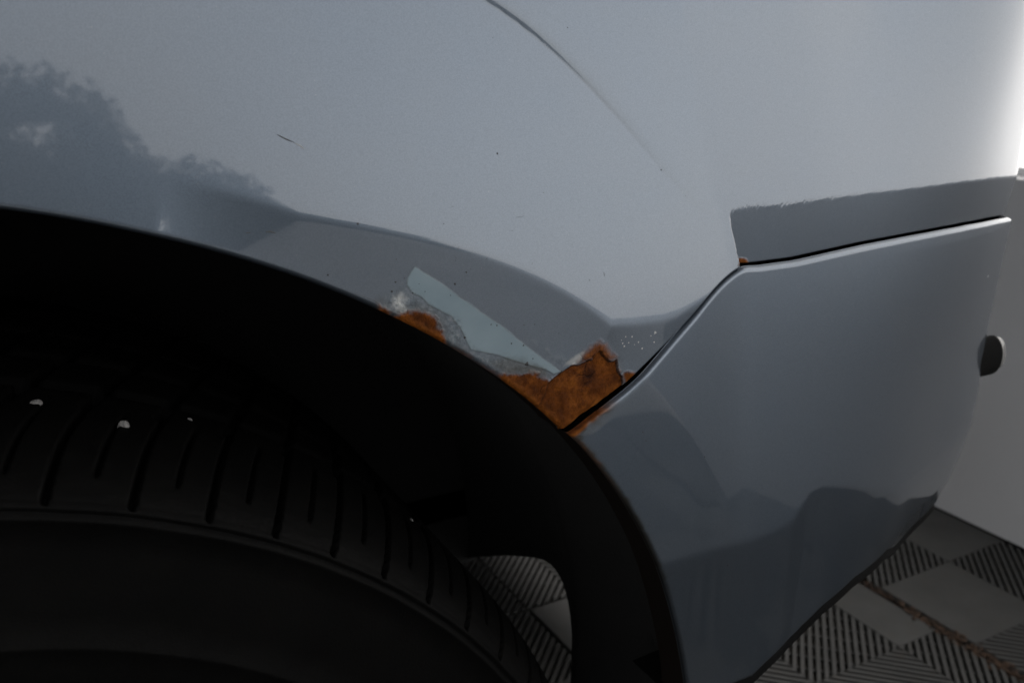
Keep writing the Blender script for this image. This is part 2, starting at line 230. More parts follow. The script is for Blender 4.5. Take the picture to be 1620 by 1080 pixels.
# car paint with rust, primer, scuffs driven by vertex masks
def paint_material():
    m=M('silver_blue_paint')
    a1=m.n('Attribute'); a1.attribute_name='mask_a'; a2=m.n('Attribute'); a2.attribute_name='mask_b'
    s1=m.n('SeparateColor'); m.l(a1.outputs['Color'],s1.inputs[0]); s2=m.n('SeparateColor'); m.l(a2.outputs['Color'],s2.inputs[0])
    rust,prim,scuff=s1.outputs[0],s1.outputs[1],s1.outputs[2]
    glare,dirt,edge_black=s2.outputs[0],s2.outputs[1],s2.outputs[2]
    flake=m.ramp(m.noise(1900,2,.7),[(.42,(0,0,0)),(.60,(1,1,1))]); dust=m.noise(9,6,.6); dust2=m.noise(260,4,.7)
    base=m.mix(m.math('MULTIPLY',flake,.6),PAINT_C,tuple(x*.75 for x in PAINT_C))
    base=m.mix(m.math('MULTIPLY',m.math('SUBTRACT',dust,.42),.5),base,(.16,.16,.155))
    spk=m.ramp(m.noise(1500,2,.5),[(.70,(0,0,0)),(.76,(1,1,1))]); base=m.mix(m.math('MULTIPLY',spk,.22),base,(.30,.30,.29))
    pr=m.ramp(m.noise(60,5),[(.3,(.165,.218,.250)),(.7,(.205,.260,.29))])
    c=m.mix(prim,base,pr)
    sc=m.ramp(m.noise(420,5,.7),[(.36,(.05,.060,.068)),(.5,(.115,.140,.155)),(.62,(.23,.25,.265))])
    c=m.mix(m.math('MULTIPLY',scuff,.8),c,sc)
    c=m.mix(glare,c,(.42,.43,.42))  # white glare spots painted into the base colour
    c=m.mix(m.math('MULTIPLY',dirt,.75),c,(.05,.042,.026))
    r1=m.ramp(m.math('ADD',m.math('MULTIPLY',m.noise(120,6,.62),.72),m.math('MULTIPLY',m.noise(620,5,.7),.28)),[(.36,(.015,.0048,.0024)),(.45,(.046,.0125,.0030)),(.53,(.085,.0235,.0042)),(.64,(.18,.056,.0090))])
    r2=m.ramp(m.noise(30,4,.6),[(.38,(.030,.0095,.0036)),(.60,(.115,.033,.0028))])
    rc=m.mix(.28,r1,r2)
    pale=m.ramp(m.noise(800,3,.8),[(.66,(0,0,0)),(.74,(1,1,1))])
    rc=m.mix(m.math('MULTIPLY',pale,.35),rc,(.14,.08,.05))
    vo=m.n('TexVoronoi'); vo.feature='DISTANCE_TO_EDGE'; vo.inputs['Scale'].default_value=150
    vm=m.n('VectorMath'); vm.operation='MULTIPLY_ADD'; nv=m.n('TexNoise'); nv.inputs['Scale'].default_value=260; nv.inputs['Detail'].default_value=4
    tcx=m.n('TexCoord'); m.l(tcx.outputs['Object'],nv.inputs['Vector']); m.l(nv.outputs['Color'],vm.inputs[0]); vm.inputs[1].default_value=(.007,.007,.007); m.l(tcx.outputs['Object'],vm.inputs[2]); m.l(vm.outputs[0],vo.inputs['Vector'])
    crk=m.ramp(vo.outputs['Distance'],[(.0,(1,1,1)),(.05,(0,0,0))]); crk=m.math('MULTIPLY',crk,m.ramp(m.noise(70,3),[(.50,(0,)*3),(.60,(1,)*3)]))
    plate=m.ramp(vo.outputs['Distance'],[(.0,(0,0,0)),(.22,(1,1,1))])
    rc=m.mix(m.math('MULTIPLY',crk,.75),rc,(.014,.005,.0025))
    rimc=m.ramp(m.noise(300,4,.6),[(.35,(.11,.031,.004)),(.65,(.29,.095,.015))])
    rc=m.mix(m.math('MULTIPLY',a1.outputs['Alpha'],.5),rc,rimc)
    c=m.mix(rust,c,rc)
    c=m.mix(edge_black,c,(.008,.006,.005))
    matte=m.math('MAXIMUM',edge_black,m.math('MAXIMUM',m.math('MAXIMUM',rust,m.math('MULTIPLY',prim,.85)),m.math('MULTIPLY',scuff,.6)))
    inv=m.math('SUBTRACT',1.,matte)
    m.set(Base_Color=c,Metallic=m.math('MULTIPLY',inv,.9),Roughness=m.math('ADD',.36,m.math('MULTIPLY',matte,.3)),
          Specular_IOR_Level=m.math('ADD',.08,m.math('MULTIPLY',inv,.42)),Coat_Weight=m.math('MULTIPLY',inv,COAT),Coat_Roughness=m.math('ADD',.012,m.math('MULTIPLY',m.math('MULTIPLY',dust2,dust),.07)),Coat_IOR=1.55)
    op=m.noise(420,2,.5); 
    n1=m.bump(op,.0000025)
    rg=m.noise(500,6,.7); x=m.math('MULTIPLY',m.math('ADD',m.math('MULTIPLY',rust,.9),m.math('MULTIPLY',scuff,.25)),m.math('ADD',rg,m.math('MULTIPLY',m.math('SUBTRACT',plate,m.math('MULTIPLY',crk,1.5)),.35)))
    n2=m.bump(x,.0007,1.,n1)
    m.set(Normal=n2,Coat_Normal=n1)
    return m.m
PAINT_C=(.115,.142,.178); COAT=.95
PAINT=paint_material()
BLACKP=simple('black_plastic',(.005,.005,.005),.95,bs=300,bd=.0002); BLACKP.node_tree.nodes['Principled BSDF'].inputs['Specular IOR Level'].default_value=.08
LINER=simple('wheel_liner_felt',(.006,.006,.006),.95,bs=400,bd=.0004)
def rubber():
    m=M('tyre_rubber'); f=m.noise(35,6,.65); g=m.noise(900,3)
    m.set(Base_Color=m.ramp(f,[(.35,(.0012,.0012,.0012)),(.72,(.0025,.0024,.0022))]),Roughness=m.ramp(g,[(.3,(.5,)*3),(.7,(.75,)*3)]),Specular_IOR_Level=.06,Normal=m.bump(g,.00012))
    return m.m
RUBBER=rubber()
# ---------------------------------------------------------------- car
car=tag(empty('parked_car',(-.09,.9,0)),'silver blue car with a rusted wheel arch standing on grey garage floor tiles','car')
car_inv=Vector((.09,-.9,0))
def P3(s,z,off):
    X,Y,p=plan(s); return np.stack([X-np.sin(p)*off,Y+np.cos(p)*off,z+0*X],-1)
def gnormals(P):
    du=np.gradient(P,axis=1); dv=np.gradient(P,axis=0); n=np.cross(du,dv); l=np.linalg.norm(n,axis=-1,keepdims=True); l[l<1e-14]=1
    return n/l
def roll(d,Rr):
    x=np.clip(d,0,Rr); return Rr-np.sqrt(np.maximum(Rr*Rr-(Rr-x)**2,0))
def car_part(name,V,Fc,mat,parent,**k):
    V=np.asarray(V,float)
    if parent is car: V=V+np.array(car_inv)
    return mesh(name,V,Fc,mat,parent,**k)
def masks_q(s,z,zl):
    th=np.arctan2(z-CZ,s-CX); r=np.hypot(s-CX,z-CZ)
    A=np.zeros(s.shape+(4,)); B=np.zeros(s.shape+(4,)); depth=np.zeros(s.shape)
    sel=(s>.09)&(s<.31)&(z<.70); q=(s[sel],z[sel]); x,y=q
    nz=fbm(x,y,260,4)-.5; nf=fbm(x,y,900,3,2)-.5; nm=fbm(x,y,90,3,1)-.5
    def in_(key,soft,jit=0.,off=0.):
        d=sdf(q,DATA[key])+nz*jit+nf*jit*.5; return ss(soft,-soft,d+off)
    rust=in_('rust1',.0013,.0030); h1=in_('rust1',.0035,.003,-.001)
    cr=sdf(q,DATA['crack'])+nf*.0006; crk=ss(.0001,-.0001,cr)
    r2=in_('rust2',.0014,.0030); r2=np.maximum(r2,crk)
    ha=in_('halo',.0022,.0020); rg=in_('rustgap',.0008,.001); rd=in_('rustdot',.0006,.0008)
    eb=in_('edgebrown',.0012,.002)
    R_=np.maximum.reduce([rust,r2,ha*.97,rg,rd,eb*.55])
    pr=in_('primer',.00025,.0007)
    sc=in_('scuff',.0022,.004)*(.45+1.1*np.clip(nz*2+.35,0,1)); sm=in_('smudge',.0022,.003)
    sc3=in_('scuff3',.002,.004)*.5*np.clip(nz*3+.5,0,1); ck=in_('crackle',.0015,.003)
    SC_=np.clip(np.maximum.reduce([sc*.75,sc3,ck*np.clip(.5+nf*3,0,1)]),0,1)
    pe=np.exp(-(sdf(q,DATA['primer'])/.00028)**2)*.35
    pr=pr*(1-.75*np.clip(in_('scuff',.002,.004)*(nz*4+.3),0,1))
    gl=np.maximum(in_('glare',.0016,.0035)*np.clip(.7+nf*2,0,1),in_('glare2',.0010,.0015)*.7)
    dirt=np.clip(pe+h1*.9*(1-rust)+sm*.55+in_('rust2',.0028,.002,-.0008)*.6*(1-r2),0,1)
    ez=np.broadcast_to(zl,z.shape)[sel]; de=(y-ez)*.78+nz*.003; A[sel,3]=np.clip(ss(.0042,.0006,de)*.9+ss(.0006,.0028,cr)*ss(.0001,.0004,cr)*ha+ss(.0030,.0,np.abs(sdf(q,DATA['rust1'])))*.25*(nz+.5),0,1);
    A[sel,0]=R_; A[sel,1]=pr; A[sel,2]=SC_; B[sel,0]=gl; B[sel,1]=dirt; B[sel,2]=np.exp(-((cr+.0001)/.00030)**2)*.95  # last mask: black line along the break, painted undercut shade
    dp=crk*(.0010+.0006*nm*2+.0004*nz)                       # broken-out metal lies below the paint film
    lip=np.exp(-((cr-.0004)/.0005)**2)*-.00010               # paint film curls up along the break
    dp=dp+lip+np.maximum(rust,r2)*(nz*.0006+nf*.0001)-SC_*.0001*nf*2-pr*.00008
    depth[sel]=dp
    return A,B,depth
def quarter():
    s=np.unique(np.round(np.concatenate([np.linspace(-.60,-.385,40),np.linspace(-.384,-.36,30),np.linspace(-.36,-.02,120),np.arange(-.02,.10,.0009),np.arange(.10,.2235,.00036),np.arange(.2235,.30,.0005),np.arange(.30,.62,.0011),np.linspace(.62,1.0,50)]),6))
    ra=rad('arch',np.arctan2(.2,s-CX)); 
    # lower edge: arch circle, then seam
    zl=np.full(s.shape,.30)
    for i,x in enumerate(s):
        if abs(x-CX)<.3225:
            z=.6
            for _ in range(20):
                th=math.atan2(z-CZ,x-CX); r=float(rad('arch',th)) if th<1.65 else .3262
                z=CZ+math.sqrt(max(r*r-(x-CX)**2,0))
            zl[i]=z
    sz=seam_z(s); m=s>.10; 
    zl=np.where(m&(sz>zl),sz,zl); zl=np.where(s>.19,sz,zl)
    v=np.concatenate([[0],np.cumsum(np.concatenate([[.00006,.0001,.00015,.0002,.0003],np.full(150,.0004),np.full(150,.0009),np.full(70,.0015)]))])
    vt=v[-1]
    S=np.broadcast_to(s,(len(v),len(s))); top=.93
    k=v[:,None]/vt
    Z=zl+v[:,None]+(k**2.2)*(top-zl-vt)
    # distances to the edges
    th=np.arctan2(Z-CZ,S-CX); r=np.hypot(S-CX,Z-CZ)
    da=np.where(th<1.65,r-rad('arch',th),r-.3262)
    slope=np.gradient(sz,s); ds=(Z-sz)/np.sqrt(1+slope**2)
    ds=np.where(S>.17,ds,1.)
    off=off_q(S,Z)
    off=off+roll(da,.0022)+roll(ds,.0007)
    A,B,dp=masks_q(S,Z,zl); off=off+dp
    P=P3(S,Z,off); N=gnormals(P)
    if N[200,300,1]>0: N=-N
    # return flange rows
    fl=[]
    for e in(.0003,.0014,.018): fl.append(P3(s,zl-np.where(S[0]<.19,0,0),off[0]+e))
    fl=np.array(fl[::-1]); nn=np.gradient(zl,s); fn=np.stack([nn,0*nn,-1+0*nn],-1); fn/=np.linalg.norm(fn,axis=-1,keepdims=True)
    P=np.concatenate([fl,P]); N=np.concatenate([np.array([fn]*3),N])
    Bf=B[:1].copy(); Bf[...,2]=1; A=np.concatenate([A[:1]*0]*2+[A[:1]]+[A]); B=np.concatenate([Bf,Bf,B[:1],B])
    nr,nc=P.shape[:2]; Fc=grid_faces(nr,nc)
    V=P.reshape(-1,3); N=N.reshape(-1,3); A=A.reshape(-1,4); B=B.reshape(-1,4)
    root=None
    fa=A[Fc].mean(1); cls=np.zeros(len(Fc),int); cls[fa[:,1]>.5]=1; cls[fa[:,0]>.45]=2
    fz=P.reshape(-1,3)[Fc].mean(1)[:,0]; r_=cls==2
    cls[r_&(fz>.1475)]=3; cls[r_&(fz>.2168)]=4; cls[r_&(fz>.26)]=5
    names={0:('quarter_panel',None),1:('primer_patch','pale blue green primer patch with a pointed top'),2:('rust_patch','small rounded rust blister on the arch edge'),3:('rust_patch','large rusted area with a jagged broken edge'),4:('rust_patch','rust stain beside the bumper joint'),5:('rust_patch','rust dot at the bend of the bumper joint')}
    for c,(nm,lab) in names.items():
        f=Fc[cls==c]
        u,invx=np.unique(f,return_inverse=True); f2=invx.reshape(f.shape)
        par=car if c==0 else root
        vv=V[u]+np.array(car_inv)
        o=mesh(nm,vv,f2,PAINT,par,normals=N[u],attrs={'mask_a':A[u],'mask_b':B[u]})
        if c==0: root=o
        if lab:o['label']=lab
    return root
QP=quarter()
def bumper():
    send=.95; zb=.408
    # edges in (s,z)
    def arc(n):
        C0=DATA['seam'][1]; out=[]
        t0=math.atan2(C0[1]-CZ,C0[0]-CX); t1=math.radians(8.6)
        t=np.linspace(0,1,n); th=t0+(t1-t0)*t; r=rad('archb',th); return np.stack([CX+r*np.cos(th),CZ+r*np.sin(th)],-1)
    na=np.concatenate([[0,.00012,.0003,.0006,.0010,.0015,.0020,.0025,.003],.003+np.cumsum(np.full(260,.001))]); na=na/na[-1]
    Lf=arc(2000); al=np.linspace(0,1,2000)
    L=np.stack([np.interp(na,al,Lf[:,0]),np.interp(na,al,Lf[:,1])],-1)          # rows follow the arch edge
    hb=np.concatenate([[0,.00015,.0004,.0008,.0013,.0018,.0024],.0024+np.cumsum(np.full(420,.001)),.4224+np.cumsum(np.full(60,.006))]); 
    C0=DATA['seam'][1]; hb=hb/hb[-1]; sx=C0[0]+(send-C0[0])*hb
    T=np.stack([sx,seam_z(sx)],-1)
    bl=L[-1]; bs=bl[0]+(send-bl[0])*hb
    BT=np.array([[bl[0]-.002,bl[1]]]+[[q[0],q[1]+.0035] for q in DATA['bot']]+[[1.2,.40]])
    bz=np.interp(bs,BT[:,0],BT[:,1]); Bm=np.stack([bs,bz],-1)
    Rr=np.stack([np.full(len(na),send),T[-1,1]+(Bm[-1,1]-T[-1,1])*na],-1)
    a=na[:,None,None]; b=hb[None,:,None]
    G=(1-a)*T[None]+a*Bm[None]+(1-b)*L[:,None]+b*Rr[:,None]-((1-a)*(1-b)*T[0]+(1-a)*b*T[-1]+a*(1-b)*Bm[0]+a*b*Bm[-1])
    S,Z=G[...,0],G[...,1]
    th=np.arctan2(Z-CZ,S-CX); r=np.hypot(S-CX,Z-CZ); da=np.maximum(r-rad('archb',th),0)
    ssq=np.linspace(-.5,1.3,6000); sq=seam_z(ssq); sl=np.gradient(sq,ssq); sl=np.convolve(sl,np.ones(21)/21,'same')
    ds=np.maximum((seam_z(S)-Z)/np.sqrt(1+np.interp(S,ssq,sl)**2)-.0004,0)
    off=off_b(S,Z)+roll(ds,GAPR)*1.0+roll(da,.0022)
    dbm=np.maximum(Z-np.interp(S,BT[:,0],BT[:,1]),0); off=off+roll(dbm,.003)
    gap=.0005   # the bumper skin starts a little below the panel
    # lower everything near the seam by the gap width
    wgt=np.exp(-ds/.01); nx=-np.interp(S,ssq,sl); l=np.sqrt(1+nx*nx); S2=S-nx/l*gap*wgt*-1*-1; Z2=Z-gap*wgt/l; S2=S-(-np.interp(S,ssq,sl))/l*gap*wgt*1.0
    # masks
    A=np.zeros(S.shape+(4,)); Bk=np.zeros(S.shape+(4,))
    nz=fbm(S,Z,260,4)-.5; nf=fbm(S,Z,900,3,2)-.5
    t=ss(.1885,.193,S)*ss(.2175,.203,S)*ss(.0034,.0012,ds+nz*.003); A[...,0]=np.clip(t*1.1,0,1)
    Bk[...,1]=np.clip(ss(.0075,.0005,ds+nz*.006)*ss(.218,.205,S)*.9 + ss(.0035,.0,da+nz*.002)*ss(.47,.52,Z)*.95+ss(.0025,.0,da+nz*.002)*.4,0,1)
    A[...,0]=np.maximum(A[...,0],ss(.0022,.0006,da+nz*.002)*ss(.53,.56,Z)*.5)
    A[...,3]=ss(.0002,.0012,ds)*ss(.0035,.0018,ds)*.9
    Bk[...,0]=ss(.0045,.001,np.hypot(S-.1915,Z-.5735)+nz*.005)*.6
    P=P3(S2,Z2,off); N=gnormals(P)
    if N[100,200,1]>0:N=-N
    # return flanges round the rim: build as extra rows/cols
    def strip(sv,zv,ov,nrm,m):
        rows=np.array([P3(sv,zv,ov+e) for e in(0.,.0012,.02)]); f=grid_faces(3,len(sv)); V=rows.reshape(-1,3)
        return V,f
    Vs=[P.reshape(-1,3)]; Fs=[grid_faces(*P.shape[:2])]; Ns=[N.reshape(-1,3)]; As=[A.reshape(-1,4)]; Bs=[Bk.reshape(-1,4)]
    for idx,nrm in(((0,slice(None)),None),((slice(None),0),None),((-1,slice(None)),None)):
        sv,zv,ov=S2[idx],Z2[idx],off[idx]; V,f=strip(sv,zv,ov,None,None)
        tg=np.gradient(P[idx],axis=0); inn=np.stack([-np.sin(plan(sv)[2]),np.cos(plan(sv)[2]),0*sv],-1); nn=np.cross(tg,inn); nn/=np.linalg.norm(nn,axis=-1,keepdims=True)+1e-12
        ctr=P[100,200]
        sg=np.sign(((P[idx]-ctr)*nn).sum(-1).mean()); nn=nn*sg
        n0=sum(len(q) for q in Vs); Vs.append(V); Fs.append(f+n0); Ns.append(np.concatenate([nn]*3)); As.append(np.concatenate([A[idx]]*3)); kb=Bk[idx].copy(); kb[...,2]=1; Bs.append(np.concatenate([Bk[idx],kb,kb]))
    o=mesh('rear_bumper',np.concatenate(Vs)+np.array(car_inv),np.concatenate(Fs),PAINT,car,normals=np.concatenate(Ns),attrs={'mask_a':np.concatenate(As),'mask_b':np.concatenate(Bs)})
    # black lower lip
    s=np.linspace(Bm[0,0]+.001,send,160); z=np.interp(s,BT[:,0],BT[:,1]); o0=off_b(s,z)+.0005
    rows=np.array([P3(s,z+.003,o0+.004),P3(s,z-.0003,o0+.0003),P3(s,z-.0045,o0-.0003),P3(s,z-.0060,o0+.0012),P3(s,z-.006,o0+.05)])
    lp=mesh('lower_lip',rows.reshape(-1,3)+np.array(car_inv),grid_faces(5,len(s)),BLACKP,o)
    return o
GAPR=.0023
BP=bumper()
# added black strip behind both skins, so the open joint stays dark
s=np.concatenate([np.linspace(.208,.35,120),np.linspace(.352,.95,80)]); z=seam_z(s); o0=off_q(s,z,False)+.010
rows=np.array([P3(s,z+.012,o0+.002),P3(s,z-.012,o0+.002)])
car_part('joint_backing',rows.reshape(-1,3),grid_faces(2,len(s)),BLACKP,car)
# small marks on the skin: tar specks, chips, scratches, each a low dome
def dome_set(name,pts,offf,mat,parent,h=.25,lift=0.):
    V=[];Fc=[]
    for q in pts:
        s0,z0,r0=q[:3]; asp=q[3] if len(q)>3 else 1.; ang=q[4] if len(q)>4 else 0.
        n=10; ring=[]
        o0=float(offf(s0,z0)); base=len(V)
        for k,(rr,hh) in enumerate(((1,-.00006),(.8,r0*h*.6+lift),(.45,r0*h+lift))):
            for i in range(n):
                a=2*math.pi*i/n; j=1+.25*math.sin(3*a+s0*9000)
                dx=rr*r0*asp*math.cos(a)*j; dz=rr*r0*math.sin(a)*j
                x=s0+dx*math.cos(ang)-dz*math.sin(ang); y=z0+dx*math.sin(ang)+dz*math.cos(ang)
                V.append(P3(np.array(x),np.array(y),np.array(float(offf(x,y))-hh)))
        V.append(P3(np.array(s0),np.array(z0),np.array(o0-r0*h-lift)))
        for k in range(2):
            for i in range(n): Fc.append((base+k*n+i,base+k*n+(i+1)%n,base+(k+1)*n+(i+1)%n,base+(k+1)*n+i))
        for i in range(n): Fc.append((base+2*n+i,base+2*n+(i+1)%n,base+3*n))
    V=np.array(V)-np.array(parent.matrix_basis.translation if False else (0,0,0))
    V=V+np.array(car_inv)
    o=mesh(name,V,Fc,mat,parent); return o
TAR=simple('dark_tar',(.02,.02,.022),.5); CHIP=simple('bare_white_chip',(.40,.40,.40),.4,var=.1); SCR=simple('scratch_grey',(.05,.055,.06),.6); SCRP=simple('scratch_pale',(.24,.25,.26),.5)
tag(dome_set('tar_specks',DATA['specks'],off_q,TAR,QP,.35),kind='stuff')
tag(dome_set('tar_specks',DATA['specksb'],off_b,TAR,BP,.35),kind='stuff')
tag(dome_set('paint_chips',[(*c[:2],c[2]*.9) for c in DATA['chips']],off_q,CHIP,QP,.12),kind='stuff')
tag(dome_set('paint_chip',[(*DATA['chipsb'][0][:2],.0006,2.2,.3)],off_b,CHIP,BP,.12))
def stroke(name,key,wd,mat,parent):
    P=np.array(DATA[key]); t=np.linspace(0,len(P)-1,14*(len(P)-1)+1); i=np.arange(len(P))
    x=np.interp(t,i,P[:,0]); z=np.interp(t,i,P[:,1]); g=np.stack([np.gradient(x),np.gradient(z)],-1); g/=np.linalg.norm(g,axis=1,keepdims=True); nx,nz=-g[:,1],g[:,0]
    w=wd*np.sin(np.pi*np.clip(t/t[-1],.04,.96))**.5*(.75+.5*rng.random(len(t)))
    rows=[]
    for k,h in((-1,-.00004),(-.4,.00005),(.4,.00005),(1,-.00004)):
        a,b=x+nx*w*k,z+nz*w*k; rows.append(P3(a,b,off_q(a,b)-h-.00001))
    rows=np.array(rows); return mesh(name,rows.reshape(-1,3)+np.array(car_inv),grid_faces(4,len(t)),mat,parent)
for k,wd,mt in(('str_a',.00032,SCR),('str_b',.00035,SCRP),('str_c',.0004,SCR),('str_d',.00025,SCR),('str_e',.0001,SCR),('str_f',.00012,SCR),('str_g',.0001,SCR),('str_h',.00016,SCR),('str_i',.0001,SCR),('str_j',.00012,SCR),('str_k',.00012,SCR),('str_l',.00012,SCR),('str_m',.0001,SCR)):
    stroke('scratch',k,wd,mt,QP)
# upper body, roof and rear shell (above and behind what the photo shows)
def upper_shell():
    s=np.concatenate([np.linspace(-.60,.62,60),np.linspace(.64,1.0,26)]); 
    prof=[(0.93,0.0),(.98,.014),(1.02,.04),(1.04,.09),(1.25,.16),(1.42,.24),(1.47,.40),(1.48,.75)]
    o0=off_q(s,np.full(s.shape,.93),False)
    rows=np.array([P3(s,np.full(s.shape,z),o0+d) for z,d in prof])
    return car_part('upper_body',rows.reshape(-1,3),grid_faces(len(prof),len(s)),PAINT2,car)
def plainpaint():
    m=M('silver_blue_paint_plain'); m.set(Base_Color=PAINT_C,Metallic=.9,Roughness=.36,Coat_Weight=COAT,Coat_Roughness=.025); return m.m
PAINT2=plainpaint()
upper_shell()
# far half of the shell + underside, dark floor pan blocks the light under the car
Xr=float(plan(.95)[0]); 
car_part('rear_light_block',*boxv(.625,.640,.76,1.90,.08,.46),BLACKP,car,smooth=False); car_part('front_light_block',*boxv(-.63,-.603,.34,1.93,.10,1.38),BLACKP,car,smooth=False); car_part('far_light_block',*boxv(-.60,Xr-.1,1.86,1.93,.10,.41),BLACKP,car,smooth=False)  # unseen boxes added to keep light out from under the car
V,f=boxv(-.60,Xr-.02,.75,1.95,.40,1.40); car_part('far_body',V,f,PAINT2,car,smooth=False)
V,f=boxv(-.60,Xr-.02,.60,1.95,.375,.398); car_part('floor_pan',V,f,BLACKP,car,smooth=False)
# ---------------------------------------------------------------- wheelhouse liner
def liner():
    # a barrel behind the arch opening; its inner edge follows Ymax(theta)
    Rl=.338; Yv=np.concatenate([np.linspace(.322,.436,16),np.linspace(.438,.47,14),np.linspace(.475,.60,16)]); t=np.linspace(0,1,220)
    tm=np.interp(Yv,[.322,.405,.430,.438,.4405,.444,.450,.458,.466,.478,.493,.534,.571,.60],[-45,-40,-20,-6,0,3.6,6,6.9,7.1,6.6,5.5,2.1,-1.3,-4])
    T,Y=np.meshgrid(t,Yv); TM=np.interp(Y,Yv,tm); TH=np.radians(TM+(200-TM)*T**1.3)
    r=Rl+.012*np.sin(np.clip((Y-.322)/.11,0,1)*math.pi)
    X=CX+r*np.cos(TH); Z=CZ+r*np.sin(TH)
    o=car_part('wheel_liner',np.stack([X,Y,Z],-1).reshape(-1,3),grid_faces(len(Yv),len(t)),LINER,car)
    # inner wall of the wheelhouse
    n=80; a=np.radians(np.linspace(-4,190,n)); V=[(CX,.60,.33)]+[(CX+.36*math.cos(x),.60,max(CZ+.36*math.sin(x),.33)) for x in a]
    car_part('inner_wheelhouse',V,[(0,i,i+1) for i in range(1,n)],LINER,car,smooth=False)
liner()
# ---------------------------------------------------------------- wheel
WX,WZ=-.090,.2958; Y0=.302; RS=.305
wheel=empty('wheel',(0,Y0,WZ),car); wheel.location=Vector((WX,Y0,WZ))-Vector((-.09,.9,0))
def tyre():
    # profile (y from outer face, radius)
    prof=[(.030,.205),(.012,.212),(.004,.222),(.0005,.235),(-.0015,.248),(-.0018,.2545),(-.0026,.2555),(-.0026,.2568),(-.0018,.2578),(-.0012,.268),(-.0004,.280),(.0002,.290),(.0002,.2995),(-.0012,.3005),(-.0012,.3018),(.0006,.3026),(.0008,.3036),(-.0004,.3044),(-.0002,.3056)]
    y=np.array([p[0] for p in prof]); r=np.array([p[1] for p in prof])
    # shoulder: smooth bend into the tread, fine rows
    u=np.linspace(0,1,46)[1:]; ys=.0015+.050*u**1.25; rs=.3056+.0165*np.sin(u*math.pi/2)**.9
    yt=np.linspace(.0525,.228,60); rt=np.full(60,.3221)
    for g in(.080,.122,.164,.200): rt=rt-.007*np.exp(-((yt-g)/.0042)**4)
    uu=np.linspace(0,1,14)[1:]; ye=.228+.045*uu; re=.3221-.10*uu**2
    y=np.concatenate([y,ys,yt,ye]); r=np.concatenate([r,rs,rt,re])
    n=148*18; a=np.arange(n)/n*2*math.pi
    Yg=np.broadcast_to(y[:,None],(len(y),n)); Rg=np.broadcast_to(r[:,None],(len(y),n)).copy(); Ag=np.broadcast_to(a,(len(y),n))
    # lateral grooves: long ones from the rib line, short ones only on the shoulder; they sweep
    k=(Ag/(2*math.pi)*148+.12*np.sin(Ag*7)+10.4*Yg+165*Yg*Yg)
    ph=k-np.floor(k); ctr=np.abs(ph-.5)
    odd=(np.floor(k).astype(int)%2==0)
    dep_long=ss(.3058,.3090,Rg)*ss(.060,.052,Yg)*.0055
    dep_short=ss(.3120,.3150,Rg)*ss(.060,.045,Yg)*.0045
    wl=ss(.105,.05,ctr); ws=ss(.075,.03,ctr)
    dd=np.where(odd,dep_long*wl,dep_short*ws)
    shallow=ss(.3056,.3062,Rg)*ss(.3100,.3080,Rg)*.0008*wl*odd
    tr=ss(.0525,.056,Yg)*ss(.230,.224,Yg)
    k2=(Ag/(2*math.pi)*74+Yg*14); c2=np.abs(k2-np.floor(k2)-.5); dd=np.maximum(dd,tr*.005*ss(.09,.06,c2))
    Rg=Rg-dd-shallow+(fbm(Ag*30,Yg*300,1.,3)-.5)*.0004
    z=Rg*np.sin(Ag); x=Rg*np.cos(Ag)
    zf=np.maximum(z,-WZ+.003)     # flattened where it stands on the floor
    V=np.stack([x,Yg,zf],-1).reshape(-1,3)
    return mesh('tyre',V,grid_faces(len(y),n,True),RUBBER,wheel)
tyre()
RIM=simple('painted_steel_rim',(.03,.03,.032),.45,.4)
def rim():
    prof=[(.030,.206),(.020,.203),(.022,.196),(.050,.188),(.055,.12),(.035,.10),(.030,.05),(.030,.0)]
    n=64; a=np.arange(n)/n*2*math.pi; y=np.array([p[0] for p in prof])[:,None]+0*a; r=np.array([p[1] for p in prof])[:,None]+0*a
    mesh('rim',np.stack([r*np.cos(a),y,r*np.sin(a)],-1).reshape(-1,3),grid_faces(len(prof),n,True),RIM,wheel)
rim()
# pebbles wedged in the tread
STONE=simple('pale_pebble',(.15,.145,.14),.8,bs=700,bd=.0004,var=.3,scale=300)
def pebble(loc,size,seed,label):
    r=np.random.default_rng(seed); nla,nlo=7,10; V=[];Fc=[]
    ax=r.uniform(.7,1.25,3)
    for i in range(nla):
        t=math.pi*i/(nla-1)
        for j in range(nlo):
            p=2*math.pi*j/nlo; k=1+.22*math.sin(2*p+seed)*math.sin(t)+r.uniform(-.10,.10)*(0<i<nla-1)
            V.append((size*ax[0]*k*math.sin(t)*math.cos(p),size*ax[1]*k*math.sin(t)*math.sin(p),size*ax[2]*k*math.cos(t)))
    o=mesh('pebble',V,grid_faces(nla,nlo,True),STONE,smooth=False); o.location=loc
    tag(o,label,'pebble','pebbles wedged in the tyre tread'); return o
for (x,y,z),sz,sd,lb in PEBS: pebble((x,y,z),sz,sd,lb)
# round lens on the back of the bumper
LENS=simple('smoked_lens',(.20,.195,.19),.25,var=.05); 
def reflector():
    root=empty('rear_sensor',(0,0,0),car)
    c=np.array(REF_C); n=np.array([1.,.0,.05]); n/=np.linalg.norm(n); t=np.array([0,1,0.]); b=np.cross(n,t)
    def disc(name,prof,mat,par):
        m=28; a=np.arange(m)/m*2*math.pi; rows=[]
        for h,r in prof: rows.append(c+n*h+r*(.72*np.cos(a)[:,None]*t+1.25*np.sin(a)[:,None]*b))
        return mesh(name,np.array(rows).reshape(-1,3)+np.array(car_inv),grid_faces(len(prof),m,True),mat,par)
    disc('sensor_housing',[(-.04,.009),(.000,.0108),(.002,.0106),(.003,.0096)],BLACKP,root)
    disc('sensor_face',[(.002,.0096),(.0070,.0090),(.0098,.0060),(.0108,.0001)],LENS,root)
    root.location=(0,0,0)
reflector()
